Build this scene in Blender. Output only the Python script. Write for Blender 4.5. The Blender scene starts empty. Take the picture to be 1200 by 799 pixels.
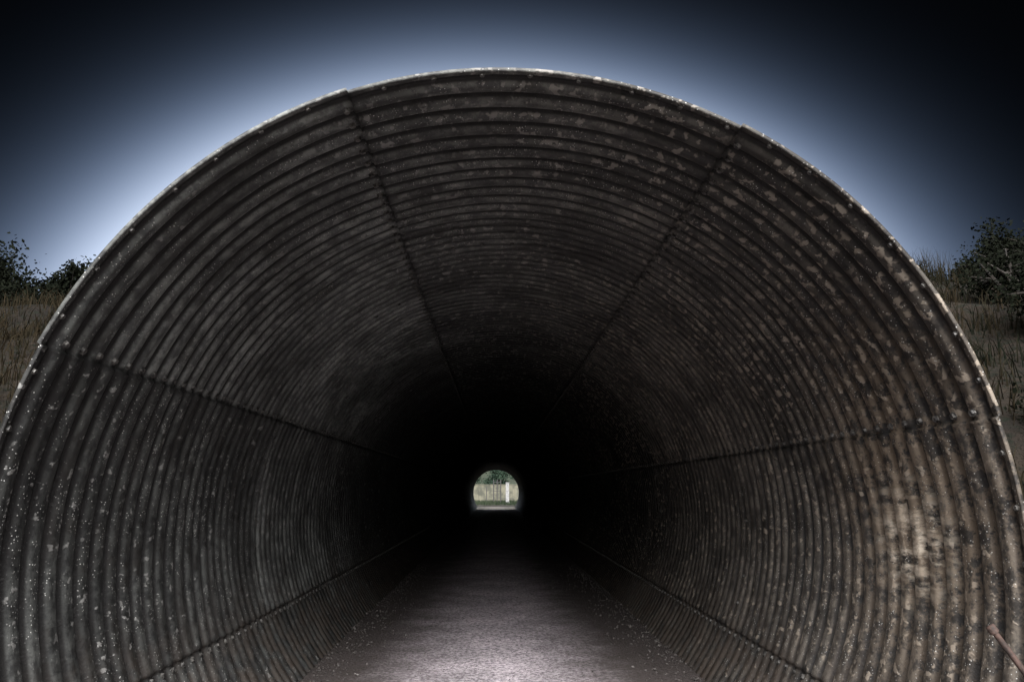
import bpy, math, random
import numpy as np
random.seed(3); rng=np.random.default_rng(5)
sc=bpy.context.scene
CX,CZ,R=0.06,1.355,2.235
Y0,Y1=3.4,77.4
PITCH=0.152
rad=math.radians

def sm(a,b,x):
    t=np.clip((x-a)/(b-a),0,1); return t*t*(3-2*t)

# ---------------------------------------------------------------- helpers
def mesh_obj(name,verts,faces,mats=(),parent=None,smooth=False,matidx=None):
    me=bpy.data.meshes.new(name)
    verts=np.asarray(verts,dtype=np.float32)
    if isinstance(faces,np.ndarray):
        n,k=faces.shape
        me.vertices.add(len(verts)); me.vertices.foreach_set("co",verts.ravel())
        me.loops.add(n*k); me.loops.foreach_set("vertex_index",faces.astype(np.int32).ravel())
        me.polygons.add(n)
        me.polygons.foreach_set("loop_start",np.arange(0,n*k,k,dtype=np.int32))
        me.polygons.foreach_set("loop_total",np.full(n,k,dtype=np.int32))
    else:
        me.from_pydata([tuple(map(float,v)) for v in verts],[],faces)
    for m in mats: me.materials.append(m)
    if matidx is not None: me.polygons.foreach_set("material_index",np.asarray(matidx,dtype=np.int32))
    me.update(calc_edges=True); 
    me.polygons.foreach_set("use_smooth",np.full(len(me.polygons),smooth,dtype=bool))
    ob=bpy.data.objects.new(name,me); sc.collection.objects.link(ob)
    if parent: ob.parent=parent
    return ob
def vattr(ob,name,vals):
    a=ob.data.attributes.new(name,'FLOAT','POINT'); a.data.foreach_set("value",np.asarray(vals,dtype=np.float32))
class NT:
    def __init__(s,name):
        s.mat=bpy.data.materials.new(name); s.mat.use_nodes=True
        s.t=s.mat.node_tree; s.b=s.t.nodes["Principled BSDF"]
    def n(s,typ,**kw):
        nd=s.t.nodes.new(typ)
        for k,v in kw.items(): setattr(nd,k,v)
        return nd
    def put(s,sock,v):
        if v is None: return
        if hasattr(v,'links') or isinstance(v,bpy.types.NodeSocket): s.t.links.new(v,sock)
        else: sock.default_value=v
    def m(s,op,a,b=None,c=None,clamp=False):
        nd=s.n('ShaderNodeMath',operation=op,use_clamp=clamp)
        s.put(nd.inputs[0],a); s.put(nd.inputs[1],b); s.put(nd.inputs[2],c); return nd.outputs[0]
    def ramp(s,v,a,b,c=0.,d=1.):
        nd=s.n('ShaderNodeMapRange',clamp=True,interpolation_type='SMOOTHSTEP'); s.put(nd.inputs[0],v)
        for i,x in enumerate((a,b,c,d)): nd.inputs[i+1].default_value=x
        return nd.outputs[0]
    def mix(s,f,a,b,bt='MIX'):
        nd=s.n('ShaderNodeMix',data_type='RGBA',blend_type=bt)
        s.put(nd.inputs[0],f); s.put(nd.inputs[6],a if not isinstance(a,tuple) else (*a[:3],1)); s.put(nd.inputs[7],b if not isinstance(b,tuple) else (*b[:3],1)); return nd.outputs[2]
    def attr(s,name): return s.n('ShaderNodeAttribute',attribute_name=name).outputs['Fac']
    def obj(s,scale=(1,1,1),rot=(0,0,0)):
        c=s.n('ShaderNodeTexCoord').outputs['Object']; mp=s.n('ShaderNodeMapping')
        mp.inputs['Scale'].default_value=scale; mp.inputs['Rotation'].default_value=rot
        s.t.links.new(c,mp.inputs[0]); return mp.outputs[0]
    def noise(s,vec,scale,detail=4,rough=.55):
        nd=s.n('ShaderNodeTexNoise'); s.put(nd.inputs['Vector'],vec)
        nd.inputs['Scale'].default_value=scale; nd.inputs['Detail'].default_value=detail; nd.inputs['Roughness'].default_value=rough
        return nd.outputs['Fac']
    def vor(s,vec,scale,out='Distance'):
        nd=s.n('ShaderNodeTexVoronoi'); s.put(nd.inputs['Vector'],vec); nd.inputs['Scale'].default_value=scale
        return nd.outputs[out]
    def bump(s,h,dist,strength=1.):
        nd=s.n('ShaderNodeBump'); nd.inputs['Strength'].default_value=strength; nd.inputs['Distance'].default_value=dist
        s.put(nd.inputs['Height'],h); s.t.links.new(nd.outputs[0],s.b.inputs['Normal'])
    def fin(s,col,rough=.8,metal=0.,spec=.3):
        s.put(s.b.inputs['Base Color'],col if not isinstance(col,tuple) else (*col[:3],1)); s.put(s.b.inputs['Roughness'],rough)
        s.b.inputs['Metallic'].default_value=metal; s.b.inputs['Specular IOR Level'].default_value=spec
        return s.mat

# ---------------------------------------------------------------- materials
def steel_mat():
    s=NT("galvanised_steel")
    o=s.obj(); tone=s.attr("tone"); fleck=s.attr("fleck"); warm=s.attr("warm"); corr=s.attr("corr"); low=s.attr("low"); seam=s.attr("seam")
    base=s.mix(warm,(.040,.0425,.041),(.041,.0365,.031))
    big=s.noise(o,1.3,3,.6); base=s.mix(1.,base,s.mix(s.ramp(big,.36,.64),(.5,.5,.5),(1.25,1.25,1.25)),'MULTIPLY')
    mid=s.noise(o,11,4,.8); base=s.mix(1.,base,s.mix(s.ramp(mid,.39,.61),(.5,.5,.51),(1.4,1.4,1.37)),'MULTIPLY')
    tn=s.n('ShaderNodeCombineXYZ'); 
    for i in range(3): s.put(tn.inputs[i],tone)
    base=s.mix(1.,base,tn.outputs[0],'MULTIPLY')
    # blotchy grime
    bl=s.noise(o,3.4,4,.7); base=s.mix(s.ramp(bl,.52,.66,0.,.6),base,(.010,.009,.0075))
    # peeled zinc / lime flecks
    wv=s.obj((1,.8,1),(0.4,0.5,0.3))
    f1=s.noise(wv,20,2.,.55); thr=s.m('SUBTRACT',.685,s.m('MULTIPLY',fleck,.13))
    fm=s.m('MULTIPLY',s.m('SUBTRACT',f1,thr),20,clamp=True)
    patch=s.ramp(s.noise(o,2.2,2,.5),.30,.50); fm=s.m('MULTIPLY',fm,patch)
    base=s.mix(s.m('MULTIPLY',fm,.75),base,s.mix(warm,(.13,.132,.127),(.165,.14,.11)))
    # pale small specks
    sp=s.vor(o,60); spm=s.m('MULTIPLY',s.m('SUBTRACT',.2,sp),16,clamp=True)
    spm=s.m('MULTIPLY',spm,s.ramp(s.noise(o,3.1,3,.6),.40,.56))
    base=s.mix(s.m('MULTIPLY',spm,.9),base,(.29,.29,.275))
    # dark rib valleys: their shade painted into the colour, along with packed dirt
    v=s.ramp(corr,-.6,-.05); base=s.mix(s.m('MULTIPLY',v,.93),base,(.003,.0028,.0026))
    st=s.noise(s.obj((1.,7.,1.)),1.1,3,.7); base=s.mix(s.m('MULTIPLY',s.ramp(st,.52,.72),.6),base,(.010,.009,.008))
    # grime along the lapped seams
    base=s.mix(s.m('MULTIPLY',seam,s.ramp(mid,.62,.35,.45,.92)),base,(.003,.003,.0027))
    rn=s.m('MULTIPLY',low,s.ramp(s.noise(o,5,4,.7),.35,.6)); base=s.mix(s.m('MULTIPLY',rn,.7),base,(.033,.025,.019))
    # scraped pale mark and rubbed mud around it
    vm=s.n('ShaderNodeVectorMath',operation='DISTANCE'); s.put(vm.inputs[0],s.obj((1,1,1.25))); vm.inputs[1].default_value=(2.27,4.32,1.70)
    near=s.ramp(vm.outputs['Value'],.6,.0); sc_n=s.noise(s.obj((5,2.5,9),(.6,0,0)),1.6,5,.7)
    base=s.mix(s.m('MULTIPLY',s.m('MULTIPLY',near,s.ramp(sc_n,.42,.62)),.95),base,(.34,.30,.24))
    vm2=s.n('ShaderNodeVectorMath',operation='DISTANCE'); s.put(vm2.inputs[0],s.obj()); vm2.inputs[1].default_value=(2.25,4.3,1.6)
    base=s.mix(s.m('MULTIPLY',s.m('MULTIPLY',s.ramp(vm2.outputs['Value'],1.5,.1),s.ramp(mid,.42,.56)),.5),base,(.12,.09,.062))
    s.bump(s.m('ADD',mid,s.m('MULTIPLY',fm,.3)),.008,.7)
    return s.fin(base,s.ramp(mid,.3,.7,.5,.8),.05,.2)
def asphalt_mat():
    s=NT("worn_asphalt"); o=s.obj()
    g=s.noise(o,26,5,.85); g2=s.vor(o,34); b=s.noise(o,1.2,4,.6)
    col=s.mix(s.ramp(g,.40,.60),(.18,.16,.17),(.74,.67,.69))
    col=s.mix(s.m('MULTIPLY',s.m('LESS_THAN',g2,.22),.6),col,(.82,.77,.76))
    col=s.mix(1.,col,s.mix(s.ramp(b,.3,.7),(.7,.7,.7),(1.1,1.08,1.1)),'MULTIPLY')
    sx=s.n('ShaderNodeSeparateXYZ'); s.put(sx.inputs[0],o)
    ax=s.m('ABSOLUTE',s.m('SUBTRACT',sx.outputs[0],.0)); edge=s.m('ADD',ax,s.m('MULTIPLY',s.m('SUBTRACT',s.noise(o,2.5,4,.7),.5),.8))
    col=s.mix(s.m('MULTIPLY',s.ramp(edge,.1,1.35),.94),col,(.045,.036,.03))  # edge dirt, plus the light's fade towards the sides painted into the colour
    s.bump(s.m('ADD',g,s.m('MULTIPLY',g2,-.6)),.02,1.)
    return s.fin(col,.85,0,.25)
def ground_mat():
    s=NT("dry_soil"); o=s.obj()
    col=s.mix(s.ramp(s.noise(o,.9,4,.65),.35,.65),(.006,.005,.004),(.013,.010,.007))
    col=s.mix(s.ramp(s.noise(o,14,3,.7),.45,.65),col,(.004,.005,.003))
    sx=s.n('ShaderNodeSeparateXYZ'); s.put(sx.inputs[0],o)
    col=s.mix(s.m('MULTIPLY',s.ramp(sx.outputs[1],1.0,-.5),s.ramp(s.noise(o,.6,3,.6),.3,.5)),col,(.17,.155,.135))  # unseen soil behind the camera made paler to bounce light into the crown
    col=s.mix(s.m('MULTIPLY',s.ramp(sx.outputs[1],84,100),s.ramp(s.noise(o,.5,3,.6),.2,.5)),col,(.013,.019,.011))
    s.bump(s.noise(o,9,4,.75),.08,1.)
    return s.fin(col,.95,0,.1)
def leaf_mat(name,a,b):
    s=NT(name); r=s.attr("rnd"); col=s.mix(r,a,b)
    return s.fin(col,.85,0,.05)
def plain(name,c1,c2,scale=6,rough=.8,metal=0.):
    s=NT(name); o=s.obj(); n=s.noise(o,scale,3,.65); col=s.mix(s.ramp(n,.35,.65),c1,c2)
    s.bump(n,.01,.5); return s.fin(col,rough,metal)
STEEL=steel_mat(); ASPH=asphalt_mat(); SOIL=ground_mat()
BOLT=plain("bolt_steel",(.008,.0075,.007),(.085,.082,.075),40,.5,.3)
GRASS=leaf_mat("dry_grass",(.0018,.0028,.0012),(.0115,.0085,.0045))
GRASSF=leaf_mat("green_grass",(.008,.013,.007),(.02,.026,.015))
LEAF=leaf_mat("shrub_leaves",(.0012,.0019,.0009),(.004,.0052,.0025))
LEAFL=leaf_mat("tree_leaves",(.007,.014,.010),(.021,.034,.022))
BARK=plain("bark",(.006,.005,.004),(.015,.012,.009),12)
RUST=plain("rusty_iron",(.012,.008,.006),(.035,.020,.015),30)
CONC=plain("pale_concrete",(.03,.031,.022),(.075,.072,.05),.9)
DARK=plain("dark_painted_steel",(.005,.005,.005),(.012,.011,.01),8,.5)
WHITE=plain("grey_painted_concrete",(.08,.08,.08),(.15,.15,.145),5,.6)
STONE=plain("stone_chips",(.03,.026,.024),(.14,.13,.12),25)

# ---------------------------------------------------------------- culvert pipe
SEAMS=[-111,-66.4,-19.9,29.2,74.7,114.6]
def plate_of(th):
    if th<SEAMS[0] or th>=SEAMS[5]: return 0
    for i in range(5):
        if SEAMS[i]<=th<SEAMS[i+1]: return i+1
ths=[];pl=[]
e=.05
cuts=[-180]+SEAMS+[180]
for a,b in zip(cuts[:-1],cuts[1:]):
    p=plate_of((a+b)/2)
    a2=a+(e if a!=-180 else 0); b2=b-(e if b!=180 else 0)
    n=max(2,int((b2-a2)/(6 if p==0 else 2.6))+1)
    lin=list(np.linspace(a2,b2,n+1))
    if a!=-180: lin[1:1]=[a2+.35,a2+.8]
    if b!=180: lin[-1:-1]=[b2-.8,b2-.35]
    if b==180: lin=lin[:-1]
    for x in lin: ths.append(x); pl.append(p)
ths=np.array(ths); pl=np.array(pl); NTh=len(ths)
def dense(y0,y1,k): 
    n=int(round((y1-y0)/PITCH*k)); return np.linspace(y0,y1,n+1)
out1=dense(Y0,9.2,8)[::-1]; 
inn=np.concatenate([[Y0,Y0+.003],dense(Y0+.012,14,18),dense(14,24,10)[1:],dense(24,Y1,4)[1:]])
out2=dense(72,Y1,4)[::-1]
ys=np.concatenate([out1,inn,out2]); outer=np.concatenate([np.ones(len(out1)),np.zeros(len(inn)),np.ones(len(out2))])
def corr_amp(y): return .027*sm(Y0+.02,Y0+.10,y)
def phase(y): return 2*math.pi*(y-Y0-.045)/PITCH
def wave(y): return 2*((1+np.cos(phase(y)))/2)**2.6-1
def rad_at(y,th,p,outer=0):
    y=np.asarray(y,float)
    r=R+corr_amp(y)*wave(y)
    r=r+np.where(np.asarray(p)%2==0,.008,-.008)
    r=r+.010*np.sin(y*1.1+np.radians(th)*3)*np.sin(np.radians(th)*2+y*.37)+.005*np.sin(y*2.9+np.radians(th)*7)*sm(Y0,Y0+1.,y)
    return r+outer*.018
YY,TT=np.meshgrid(ys,ths,indexing='ij'); PP=np.broadcast_to(pl,YY.shape); OO=np.broadcast_to(outer[:,None],YY.shape)
RR=rad_at(YY,TT,PP,OO)
V=np.stack([CX+RR*np.sin(np.radians(TT)),YY,CZ+RR*np.cos(np.radians(TT))],-1).reshape(-1,3)
nr=len(ys); i=np.arange(nr-1)[:,None]*NTh; j=np.arange(NTh)[None,:]; j2=(j+1)%NTh
F=np.stack([i+j,i+j2,i+NTh+j2,i+NTh+j],-1).reshape(-1,4)
pipe=mesh_obj("corrugated_culvert_tunnel",V,F,[STEEL],smooth=True)
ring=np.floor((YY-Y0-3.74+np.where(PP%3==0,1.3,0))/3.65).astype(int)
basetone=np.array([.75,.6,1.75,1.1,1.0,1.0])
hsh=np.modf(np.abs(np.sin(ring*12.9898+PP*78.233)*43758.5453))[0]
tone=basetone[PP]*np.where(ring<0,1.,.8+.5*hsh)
tone=np.where((PP==1)&(ring>=0),1.5,tone)*(1+.3*sm(4,7,YY))*(1-.78*sm(8,13.5,YY))  # last factor paints the tunnel's growing darkness with depth into the steel
fl=np.array([.3,.45,.35,.85,1.05,.75])[PP]
warm=sm(-30,70,TT)*.85+.08
low=sm(98,125,np.abs(TT))
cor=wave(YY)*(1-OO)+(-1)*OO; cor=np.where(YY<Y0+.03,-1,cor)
sd=np.min(np.abs(TT[...,None]-np.array(SEAMS)),-1); seam=(1-sm(.2,1.1,sd))*(1-OO)
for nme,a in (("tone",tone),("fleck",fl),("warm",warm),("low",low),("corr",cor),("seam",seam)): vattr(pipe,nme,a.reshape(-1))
def bolts():
    VS=[];FS=[];n=0
    def add(y,th,s=1.):
        nonlocal n
        p=plate_of(th); r=float(rad_at(y,th,p))+.001; c,sn=math.cos(rad(th)),math.sin(rad(th))
        rd=np.array([sn,0,c]); tg=np.array([c,0,-sn]); ax=np.array([0,1,0])
        cen=np.array([CX,y,CZ]); rr=.017*s; hh=.016*s; a0=random.random()
        for k,(d,q) in enumerate(((0,1.25),(.3*hh,1.2),(.32*hh,1.),(hh,.9))):
            for m in range(6):
                a=a0+m*math.pi/3; VS.append(cen+rd*(r-d)+tg*math.cos(a)*rr*q+ax*math.sin(a)*rr*q)
        for k in range(3):
            for m in range(6):
                FS.append((n+k*6+m,n+k*6+(m+1)%6,n+k*6+6+(m+1)%6,n+k*6+6+m))
        FS.append(tuple(n+18+m for m in range(6))); n+=24
    for sI,th in enumerate(SEAMS):
        y=Y0+.045+PITCH*.5
        while y<24:
            add(y,th+(.9 if sI%2 else -.9)); add(y+PITCH*.5,th+(-.9 if sI%2 else .9)); y+=PITCH
    for p in range(1,6):
        a,b=SEAMS[p-1],SEAMS[p]
        off=1.3 if p%3==0 else 0
        for q in range(0,5):
            yb=Y0+3.74-off+3.65*q
            yb=Y0+.045+PITCH*(round((yb-Y0-.045)/PITCH)+.5)
            th=a+3
            while th<b: add(yb,th,.9); th+=6.2
        th=a+4
        while th<b-1:
            add(Y0+.028,th+random.uniform(-.4,.4),.75); th+=6.2
    return mesh_obj("bolts",VS,FS,[BOLT],parent=pipe)
bolts()

# ---------------------------------------------------------------- ground
def hgt(x,y):
    x=np.asarray(x,float); y=np.asarray(y,float)
    ax=np.abs(x-CX); ym=np.minimum(y,Y0+Y1-y)
    crest=3.72+.36*sm(1,4,x)+.12*np.sin(x*.35)*sm(3,10,ax)
    t=np.clip((ym-.8)/7.9,0,1); b=crest*t
    w=sm(2.3,3.4,ax); wb=sm(3.4,5.0,ym); b=b*(w+(1-w)*wb)
    nz=.09*np.sin(x*1.7+y*.9)+.06*np.sin(x*3.1-y*2.3+1)+.04*np.sin(y*4.3+x*.7)+.03*np.sin(x*6.1+y*5.2)
    b=b+nz*sm(2.6,4.5,ax)*sm(-1,3,ym)
    b=b+.25*np.sin(x*.05)*np.sin(y*.06)*sm(10,40,ax)
    b=b+16*sm(116,230,y)+7*sm(60,300,ax)*sm(-20,-200,y)
    return b-.006
RO=R+.035
def xwall(y,side):
    xs=np.linspace(0,2.7,136); h=hgt(CX+side*xs,np.full_like(xs,y))
    ins=np.where(xs**2+(h-CZ)**2<RO**2)[0]
    return xs[ins[-1]]+.01 if len(ins) else 0.
tj=list(np.arange(0,11,.14)); 
while tj[-1]<600: tj.append(tj[-1]*1.13)
tj=np.array(tj)
VS=[];FS=[];cnt=0
def sheet(rows,side,usew):
    global cnt
    g=[]
    for y in rows:
        w=xwall(y,side) if usew else 0.
        x=CX+side*(w+tj); g.append(np.stack([x,np.full_like(x,y),hgt(x,np.full_like(x,y))],-1))
    g=np.array(g); VS.append(g.reshape(-1,3)); a,b=len(rows),len(tj)
    i=np.arange(a-1)[:,None]*b; j=np.arange(b-1)[None,:]
    q=np.stack([i+j,i+j+1,i+b+j+1,i+b+j],-1) if side>0 else np.stack([i+j+1,i+j,i+b+j,i+b+j+1],-1)
    FS.append(q.reshape(-1,4)+cnt); cnt+=a*b
front=np.concatenate([-np.geomspace(600,2,30),np.arange(-1.8,Y0,.15),[Y0]])
midr=np.concatenate([np.arange(Y0,13,.12),np.arange(13,68,2.5),np.arange(68,Y1,.3),[Y1]])
back=np.concatenate([[Y1],np.arange(Y1+.4,125,1.5),np.geomspace(126,700,25)])
for side in (-1,1):
    sheet(front,side,False); sheet(midr,side,True); sheet(back,side,False)
mesh_obj("ground",np.concatenate(VS),np.concatenate(FS),[SOIL],smooth=True)
py=np.concatenate([np.linspace(-60,0,20),np.linspace(.5,Y1-.2,150),np.linspace(77.3,79,2)])
px=np.linspace(-1.79,1.79,19)
PX,PY=np.meshgrid(px,py); wob=1+.02*np.sin(PY*1.3)*(np.abs(PX)>1.5)*((PY<Y0)|(PY>Y1))
PV=np.stack([CX+PX*wob,PY,.012*np.cos(PX*.8)+.0*PX],-1).reshape(-1,3)
i=np.arange(len(py)-1)[:,None]*19; j=np.arange(18)[None,:]
mesh_obj("asphalt_path",PV,np.stack([i+j,i+j+1,i+19+j+1,i+19+j],-1).reshape(-1,4),[ASPH],smooth=True)

def stones():
    VS=[];FS=[];n=0
    for k in range(3600):
        y=random.uniform(2.0,18) ; 
        x=CX+random.choice((-1,1))*(1.76-abs(random.gauss(0,.22))) if random.random()<.75 else CX+random.uniform(-1.6,1.6)
        s=random.uniform(.004,.011)*(2.0 if random.random()<.08 else 1)
        if abs(x-CX)<1.2: s*=.7
        c=np.array([x,y,.012+s*.4])
        d=[(1,0,0),(-1,0,0),(0,1,0),(0,-1,0),(0,0,.8),(0,0,-.8)]
        for v in d: VS.append(c+np.array(v)*s*random.uniform(.6,1.3)+rng.normal(0,s*.2,3))
        for f in ((0,2,4),(2,1,4),(1,3,4),(3,0,4),(2,0,5),(1,2,5),(3,1,5),(0,3,5)): FS.append(tuple(n+q for q in f))
        n+=6
    mesh_obj("gravel",VS,FS,[STONE])
stones()

# ---------------------------------------------------------------- vegetation
def blades(name,pts,hmin,hmax,wd,mat,lean=.5):
    n=len(pts); h=rng.uniform(hmin,hmax,n); a=rng.uniform(0,2*math.pi,n); l=rng.uniform(.05,lean,n)*h
    d=rng.uniform(0,2*math.pi,n); w=rng.uniform(.5,1.3,n)*wd
    dx,dy=np.cos(a)*w,np.sin(a)*w; lx,ly=np.cos(d)*l,np.sin(d)*l
    P=pts; z=np.zeros(n)
    v0=P+np.stack([-dx,-dy,z-.03],1); v1=P+np.stack([dx,dy,z-.03],1)
    v2=P+np.stack([dx*.7+lx*.35,dy*.7+ly*.35,h*.6],1); v3=P+np.stack([-dx*.7+lx*.35,-dy*.7+ly*.35,h*.6],1)
    v4=P+np.stack([lx+dx*.1,ly+dy*.1,h],1); v5=P+np.stack([lx-dx*.1,ly-dy*.1,h],1)
    V=np.stack([v0,v1,v2,v3,v4,v5],1).reshape(-1,3); b=np.arange(n)[:,None]*6
    F=np.concatenate([b+np.array([[0,1,2,3]]),b+np.array([[3,2,4,5]])])
    pc=.3+.4*np.sin(P[:,0]*1.3+P[:,1]*.8)*np.sin(P[:,1]*1.9-P[:,0]*.6)+.45*(P[:,0]<0)
    ob=mesh_obj(name,V,F,[mat]); vattr(ob,"rnd",np.repeat(np.clip(rng.normal(0,.3,n)+pc,0,1.8),6)); return ob
def scatter(n,x0,x1,y0,y1):
    c=rng.uniform(size=(n//14,2)); c=np.repeat(c,14,0)
    x=x0+(x1-x0)*c[:,0]+rng.normal(0,.09,len(c)); y=y0+(y1-y0)*c[:,1]+rng.normal(0,.09,len(c))
    h=hgt(x,y); ok=((x-CX)**2+(h-CZ)**2>(RO+.1)**2)&((np.abs(x-CX)>2.7)|(y>Y0))
    return np.stack([x,y,h],1)[ok]
pts=np.concatenate([scatter(40000,-11,-2.2,1.5,13),scatter(40000,2.3,12,1.5,13)])
blades("dry_grass",pts,.06,.24,.006,GRASS,.9)
pts=np.concatenate([scatter(560,4.9,6.6,8.4,9.4),scatter(160,-9,-3.5,8.2,11)])
blades("tall_grass",pts,.2,.42,.004,GRASS,.35)
far=np.stack([rng.uniform(-9,9,9000),rng.uniform(86,118,9000)],1)
blades("verge_grass",np.column_stack([far,hgt(far[:,0],far[:,1])]),.15,.4,.02,GRASSF)

def tube(VS,FS,MI,p0,p1,r0,r1,k=6):
    p0=np.array(p0,float);p1=np.array(p1,float); d=p1-p0; d/=np.linalg.norm(d)+1e-9
    u=np.cross(d,[0,0,1.]) if abs(d[2])<.95 else np.cross(d,[1.,0,0]); u/=np.linalg.norm(u); v=np.cross(d,u); n=len(VS)
    for p,r in ((p0,r0),(p1,r1)):
        for m in range(k):
            a=2*math.pi*m/k; VS.append(p+u*math.cos(a)*r+v*math.sin(a)*r)
    for m in range(k): FS.append((n+m,n+(m+1)%k,n+k+(m+1)%k,n+k+m)); MI.append(0)
def plant(name,x,y,height,width,leaves=5000,leaf=.035,mat=LEAF,stems=9,trunk=.04,seed=1,clear=.15):
    rs=np.random.default_rng(seed); z=float(hgt(x,y)); VS=[];FS=[];MI=[]
    tips=[]
    for s in range(stems):
        a=rs.uniform(0,6.28); rr=math.sqrt(rs.uniform(0,1))
        tip=np.array([x+math.cos(a)*rr*width*.42,y+math.sin(a)*rr*width*.42,z+height*(rs.uniform(.6,.95)-.3*rr*rr)])
        b=np.array([x+rs.normal(0,.05),y+rs.normal(0,.05),z-.1]); mid=b*.45+tip*.55+rs.normal(0,.06*width,3); mid[2]=z+height*rs.uniform(.3,.5)
        tube(VS,FS,MI,b,mid,trunk,trunk*.6); tube(VS,FS,MI,mid,tip,trunk*.6,trunk*.15)
        tips.append((tip,1.)); tips.append((mid*.4+tip*.6,.9))
        for q in range(3):
            t2=mid+(tip-mid)*rs.uniform(.1,.8)+rs.normal(0,.14,3)*np.array([width,width,height*.8]); t2[2]=min(max(t2[2],z+height*clear),z+height*.95)
            tube(VS,FS,MI,mid+(tip-mid)*.2,t2,trunk*.35,trunk*.1,4); tips.append((t2,rs.uniform(.5,.9)))
    nb=len(VS); rn=[.3]*nb
    per=leaves//len(tips)
    for (c,sz) in tips:
        cl=rs.uniform(0,.6); sp=.085*width*sz+.02
        for q in range(per):
            p=c+np.clip(rs.normal(0,1,3),-1.9,1.9)*np.array([sp,sp,sp*.75]); 
            if p[2]<z+.02: continue
            d=rs.normal(0,1,3); d/=np.linalg.norm(d); u=np.cross(d,rs.normal(0,1,3)); u/=np.linalg.norm(u); L=leaf*rs.uniform(.6,1.4)
            n=len(VS); VS+= [p,p+d*L*.5+u*L*.32,p+d*L,p+d*L*.5-u*L*.32]; FS.append((n,n+1,n+2,n+3)); MI.append(1)
            rn+=[min(1,cl+rs.uniform(0,.4))]*4
    ob=mesh_obj(name,VS,FS,[BARK,mat],matidx=MI); vattr(ob,"rnd",rn); return ob
plant("shrub",-8.6,13,2.05,2.3,16000,.065,seed=2,stems=16)
plant("shrub",-9.9,12.2,1.75,2.0,7000,.065,seed=12,stems=11)
plant("shrub",-7.45,13.6,2.4,1.15,11000,.06,seed=3,stems=15)
plant("small_tree",9.75,14.6,3.0,1.5,14000,.07,seed=4,trunk=.06,stems=14)
plant("shrub",8.6,13.5,1.4,1.6,7000,.06,seed=5,stems=11)
plant("shrub",10.4,13.2,1.75,2.0,8000,.06,seed=6,stems=11)
plant("shrub",4.6,6.3,.65,.9,3200,.035,seed=7)
plant("shrub",6.2,8.6,.6,1.2,3200,.035,seed=8)
plant("shrub",5.2,7.4,.6,1.1,3200,.035,seed=18)
plant("shrub",-5.6,7.9,.5,.9,2600,.035,seed=9)
plant("shrub",3.6,4.6,.5,.7,2400,.035,seed=10)
plant("shrub",-6.6,9.6,.6,1.2,3200,.04,seed=11)
for k,(x,y,h,w) in enumerate(((-4.5,121,6,5),(.5,123,5.5,5),(5,120,6,5),(-9.5,122,6,5))):
    plant("broadleaf_tree",x,y,h,w,4500,.24,LEAFL,seed=20+k,trunk=.12,stems=10,clear=.1)

# ---------------------------------------------------------------- far end objects
def box(VS,FS,c,s):
    n=len(VS); x,y,z=c; a,b,d=s[0]/2,s[1]/2,s[2]/2
    for i in (-1,1):
        for j in (-1,1):
            for k in (-1,1): VS.append((x+i*a,y+j*b,z+k*d))
    for f in ((0,1,3,2),(4,6,7,5),(0,4,5,1),(2,3,7,6),(0,2,6,4),(1,5,7,3)): FS.append(tuple(n+q for q in f))
def boxes(name,lst,mat,parent=None,bev=.01):
    VS=[];FS=[]
    for c,s in lst: box(VS,FS,c,s)
    o=mesh_obj(name,VS,FS,[mat],parent=parent)
    if bev: m=o.modifiers.new("bevel",'BEVEL'); m.width=bev; m.segments=2
    return o
boxes("concrete_wall",[((0,112.6,1.1),(16,.3,2.4)),((0,112.6,2.36),(16.1,.42,.12))]+[((-7.6+k*2.53,112.42,1.05),(.3,.1,2.3)) for k in range(7)],CONC)
boxes("steel_barrier_gate",[((CX+x,101,1.4),(.12,.12,3.1)) for x in (-.3,.15,.6)]+[((CX+.15,101.0,z),(.8,.05,.07)) for z in (1.5,2.6)]+[((CX-1.2,101,1.0),(.09,.09,2.0))],DARK)
boxes("concrete_post",[((1.5,100,1.2),(.42,.42,2.6)),((1.5,100,2.54),(.5,.5,.08)),((1.5,100,.06),(.6,.6,.16))],WHITE)
VS=[];FS=[];MI=[]
P=[(2.02,3.28,1.06),(2.2,3.2,.74),(2.42,3.14,.34),(2.6,3.1,-.1)]
for k in range(3): tube(VS,FS,MI,P[k],P[k+1],.012,.013,8)
n=len(VS); tube(VS,FS,MI,(2.02,3.28,1.06),(2.005,3.285,1.085),.02,.018,8); VS.append(np.array((2.004,3.286,1.087))); 
for m in range(8): FS.append((n+8+m,n+8+(m+1)%8,len(VS)-1)); MI.append(0)
mesh_obj("rusty_rod",VS,FS,[RUST],smooth=True)

# ---------------------------------------------------------------- sky / sun
SUN_EL=20
w=bpy.data.worlds.new("World"); sc.world=w; w.use_nodes=True; t=w.node_tree
bg=t.nodes["Background"]
def M(op,a,b=None,clamp=False):
    nd=t.nodes.new('ShaderNodeMath'); nd.operation=op; nd.use_clamp=clamp
    for k,v in enumerate((a,b)):
        if v is None: continue
        if isinstance(v,bpy.types.NodeSocket): t.links.new(v,nd.inputs[k])
        else: nd.inputs[k].default_value=v
    return nd.outputs[0]
def MR(v,a,b):
    nd=t.nodes.new('ShaderNodeMapRange'); nd.interpolation_type='SMOOTHSTEP'; t.links.new(v,nd.inputs[0]); nd.inputs[1].default_value=a; nd.inputs[2].default_value=b; return nd.outputs[0]
def VSC(col,f):
    nd=t.nodes.new('ShaderNodeVectorMath'); nd.operation='SCALE'
    if isinstance(col,tuple): nd.inputs[0].default_value=col
    else: t.links.new(col,nd.inputs[0])
    if isinstance(f,bpy.types.NodeSocket): t.links.new(f,nd.inputs['Scale'])
    else: nd.inputs['Scale'].default_value=f
    return nd.outputs[0]
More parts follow.
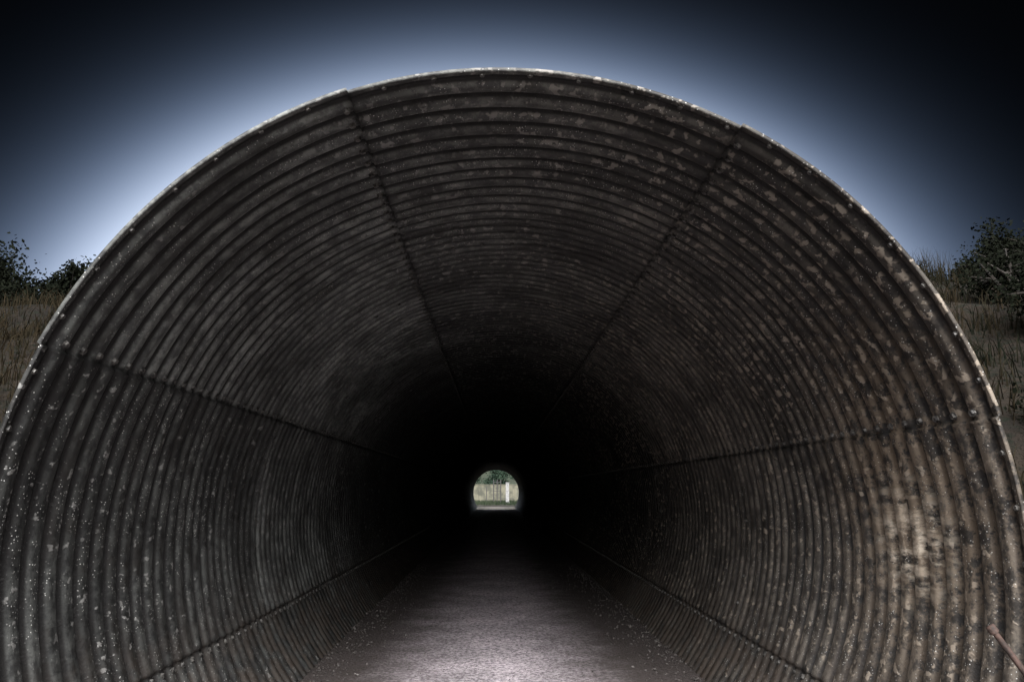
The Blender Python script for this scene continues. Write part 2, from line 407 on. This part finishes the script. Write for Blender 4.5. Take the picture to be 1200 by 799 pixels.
def VA(a,b):
    nd=t.nodes.new('ShaderNodeVectorMath'); nd.operation='ADD'; t.links.new(a,nd.inputs[0]); t.links.new(b,nd.inputs[1]); return nd.outputs[0]
sky=t.nodes.new('ShaderNodeTexSky'); sky.sky_type='NISHITA'; sky.sun_disc=False; sky.sun_elevation=rad(SUN_EL); sky.sun_rotation=0
tc=t.nodes.new('ShaderNodeTexCoord'); sp=t.nodes.new('ShaderNodeSeparateXYZ'); t.links.new(tc.outputs['Generated'],sp.inputs[0])
X,Y,Z=sp.outputs
xs=M('ADD',X,.010)
s_=M('ADD',M('MULTIPLY',M('MULTIPLY',Z,Z),1.06),M('MULTIPLY',M('MULTIPLY',xs,xs),.84))
lobe=M('DIVIDE',.95,M('ADD',1.,M('EXPONENT',M('MULTIPLY',M('SUBTRACT',s_,.234),32.))))
lobe=M('MULTIPLY',lobe,MR(Y,0.,.35))
hue=VA(VSC((.58,.86,1.45),lobe),VSC((1.4,1.3,1.0),M('MULTIPLY',lobe,lobe)))
dot=M('ADD',M('MULTIPLY',Y,-.77),M('MULTIPLY',Z,.638))
bl=M('EXPONENT',M('MULTIPLY',M('SUBTRACT',dot,1.),16.))
base=M('MULTIPLY',MR(Y,.1,-.6),MR(Z,.0,.5))
rear=M('ADD',M('MULTIPLY',bl,58.),M('MULTIPLY',base,1.))  # bright patch and broad glow added behind the camera to light the tunnel
tot=VA(VA(hue,VSC((1.,.975,.985),rear)),VSC(sky.outputs[0],.0003))
t.links.new(tot,bg.inputs['Color']); bg.inputs['Strength'].default_value=1.
sl=bpy.data.lights.new("sun",'SUN'); sl.energy=2.; sl.angle=rad(.5); sl.color=(1,.94,.84)
so=bpy.data.objects.new("sun",sl); so.rotation_euler=(rad(-(90-SUN_EL)),0,0); sc.collection.objects.link(so)

# ---------------------------------------------------------------- camera
cd=bpy.data.cameras.new("camera"); cd.sensor_width=36; cd.lens=915/1200*36; cd.clip_end=2000; cd.clip_start=.05
co=bpy.data.objects.new("camera",cd); co.location=(0,0,1.625); co.rotation_euler=(rad(90+10.8),0,rad(-1.19)); sc.collection.objects.link(co); sc.camera=co
sc.view_settings.view_transform='Standard'; sc.view_settings.look='None'; sc.view_settings.exposure=0; sc.view_settings.gamma=1
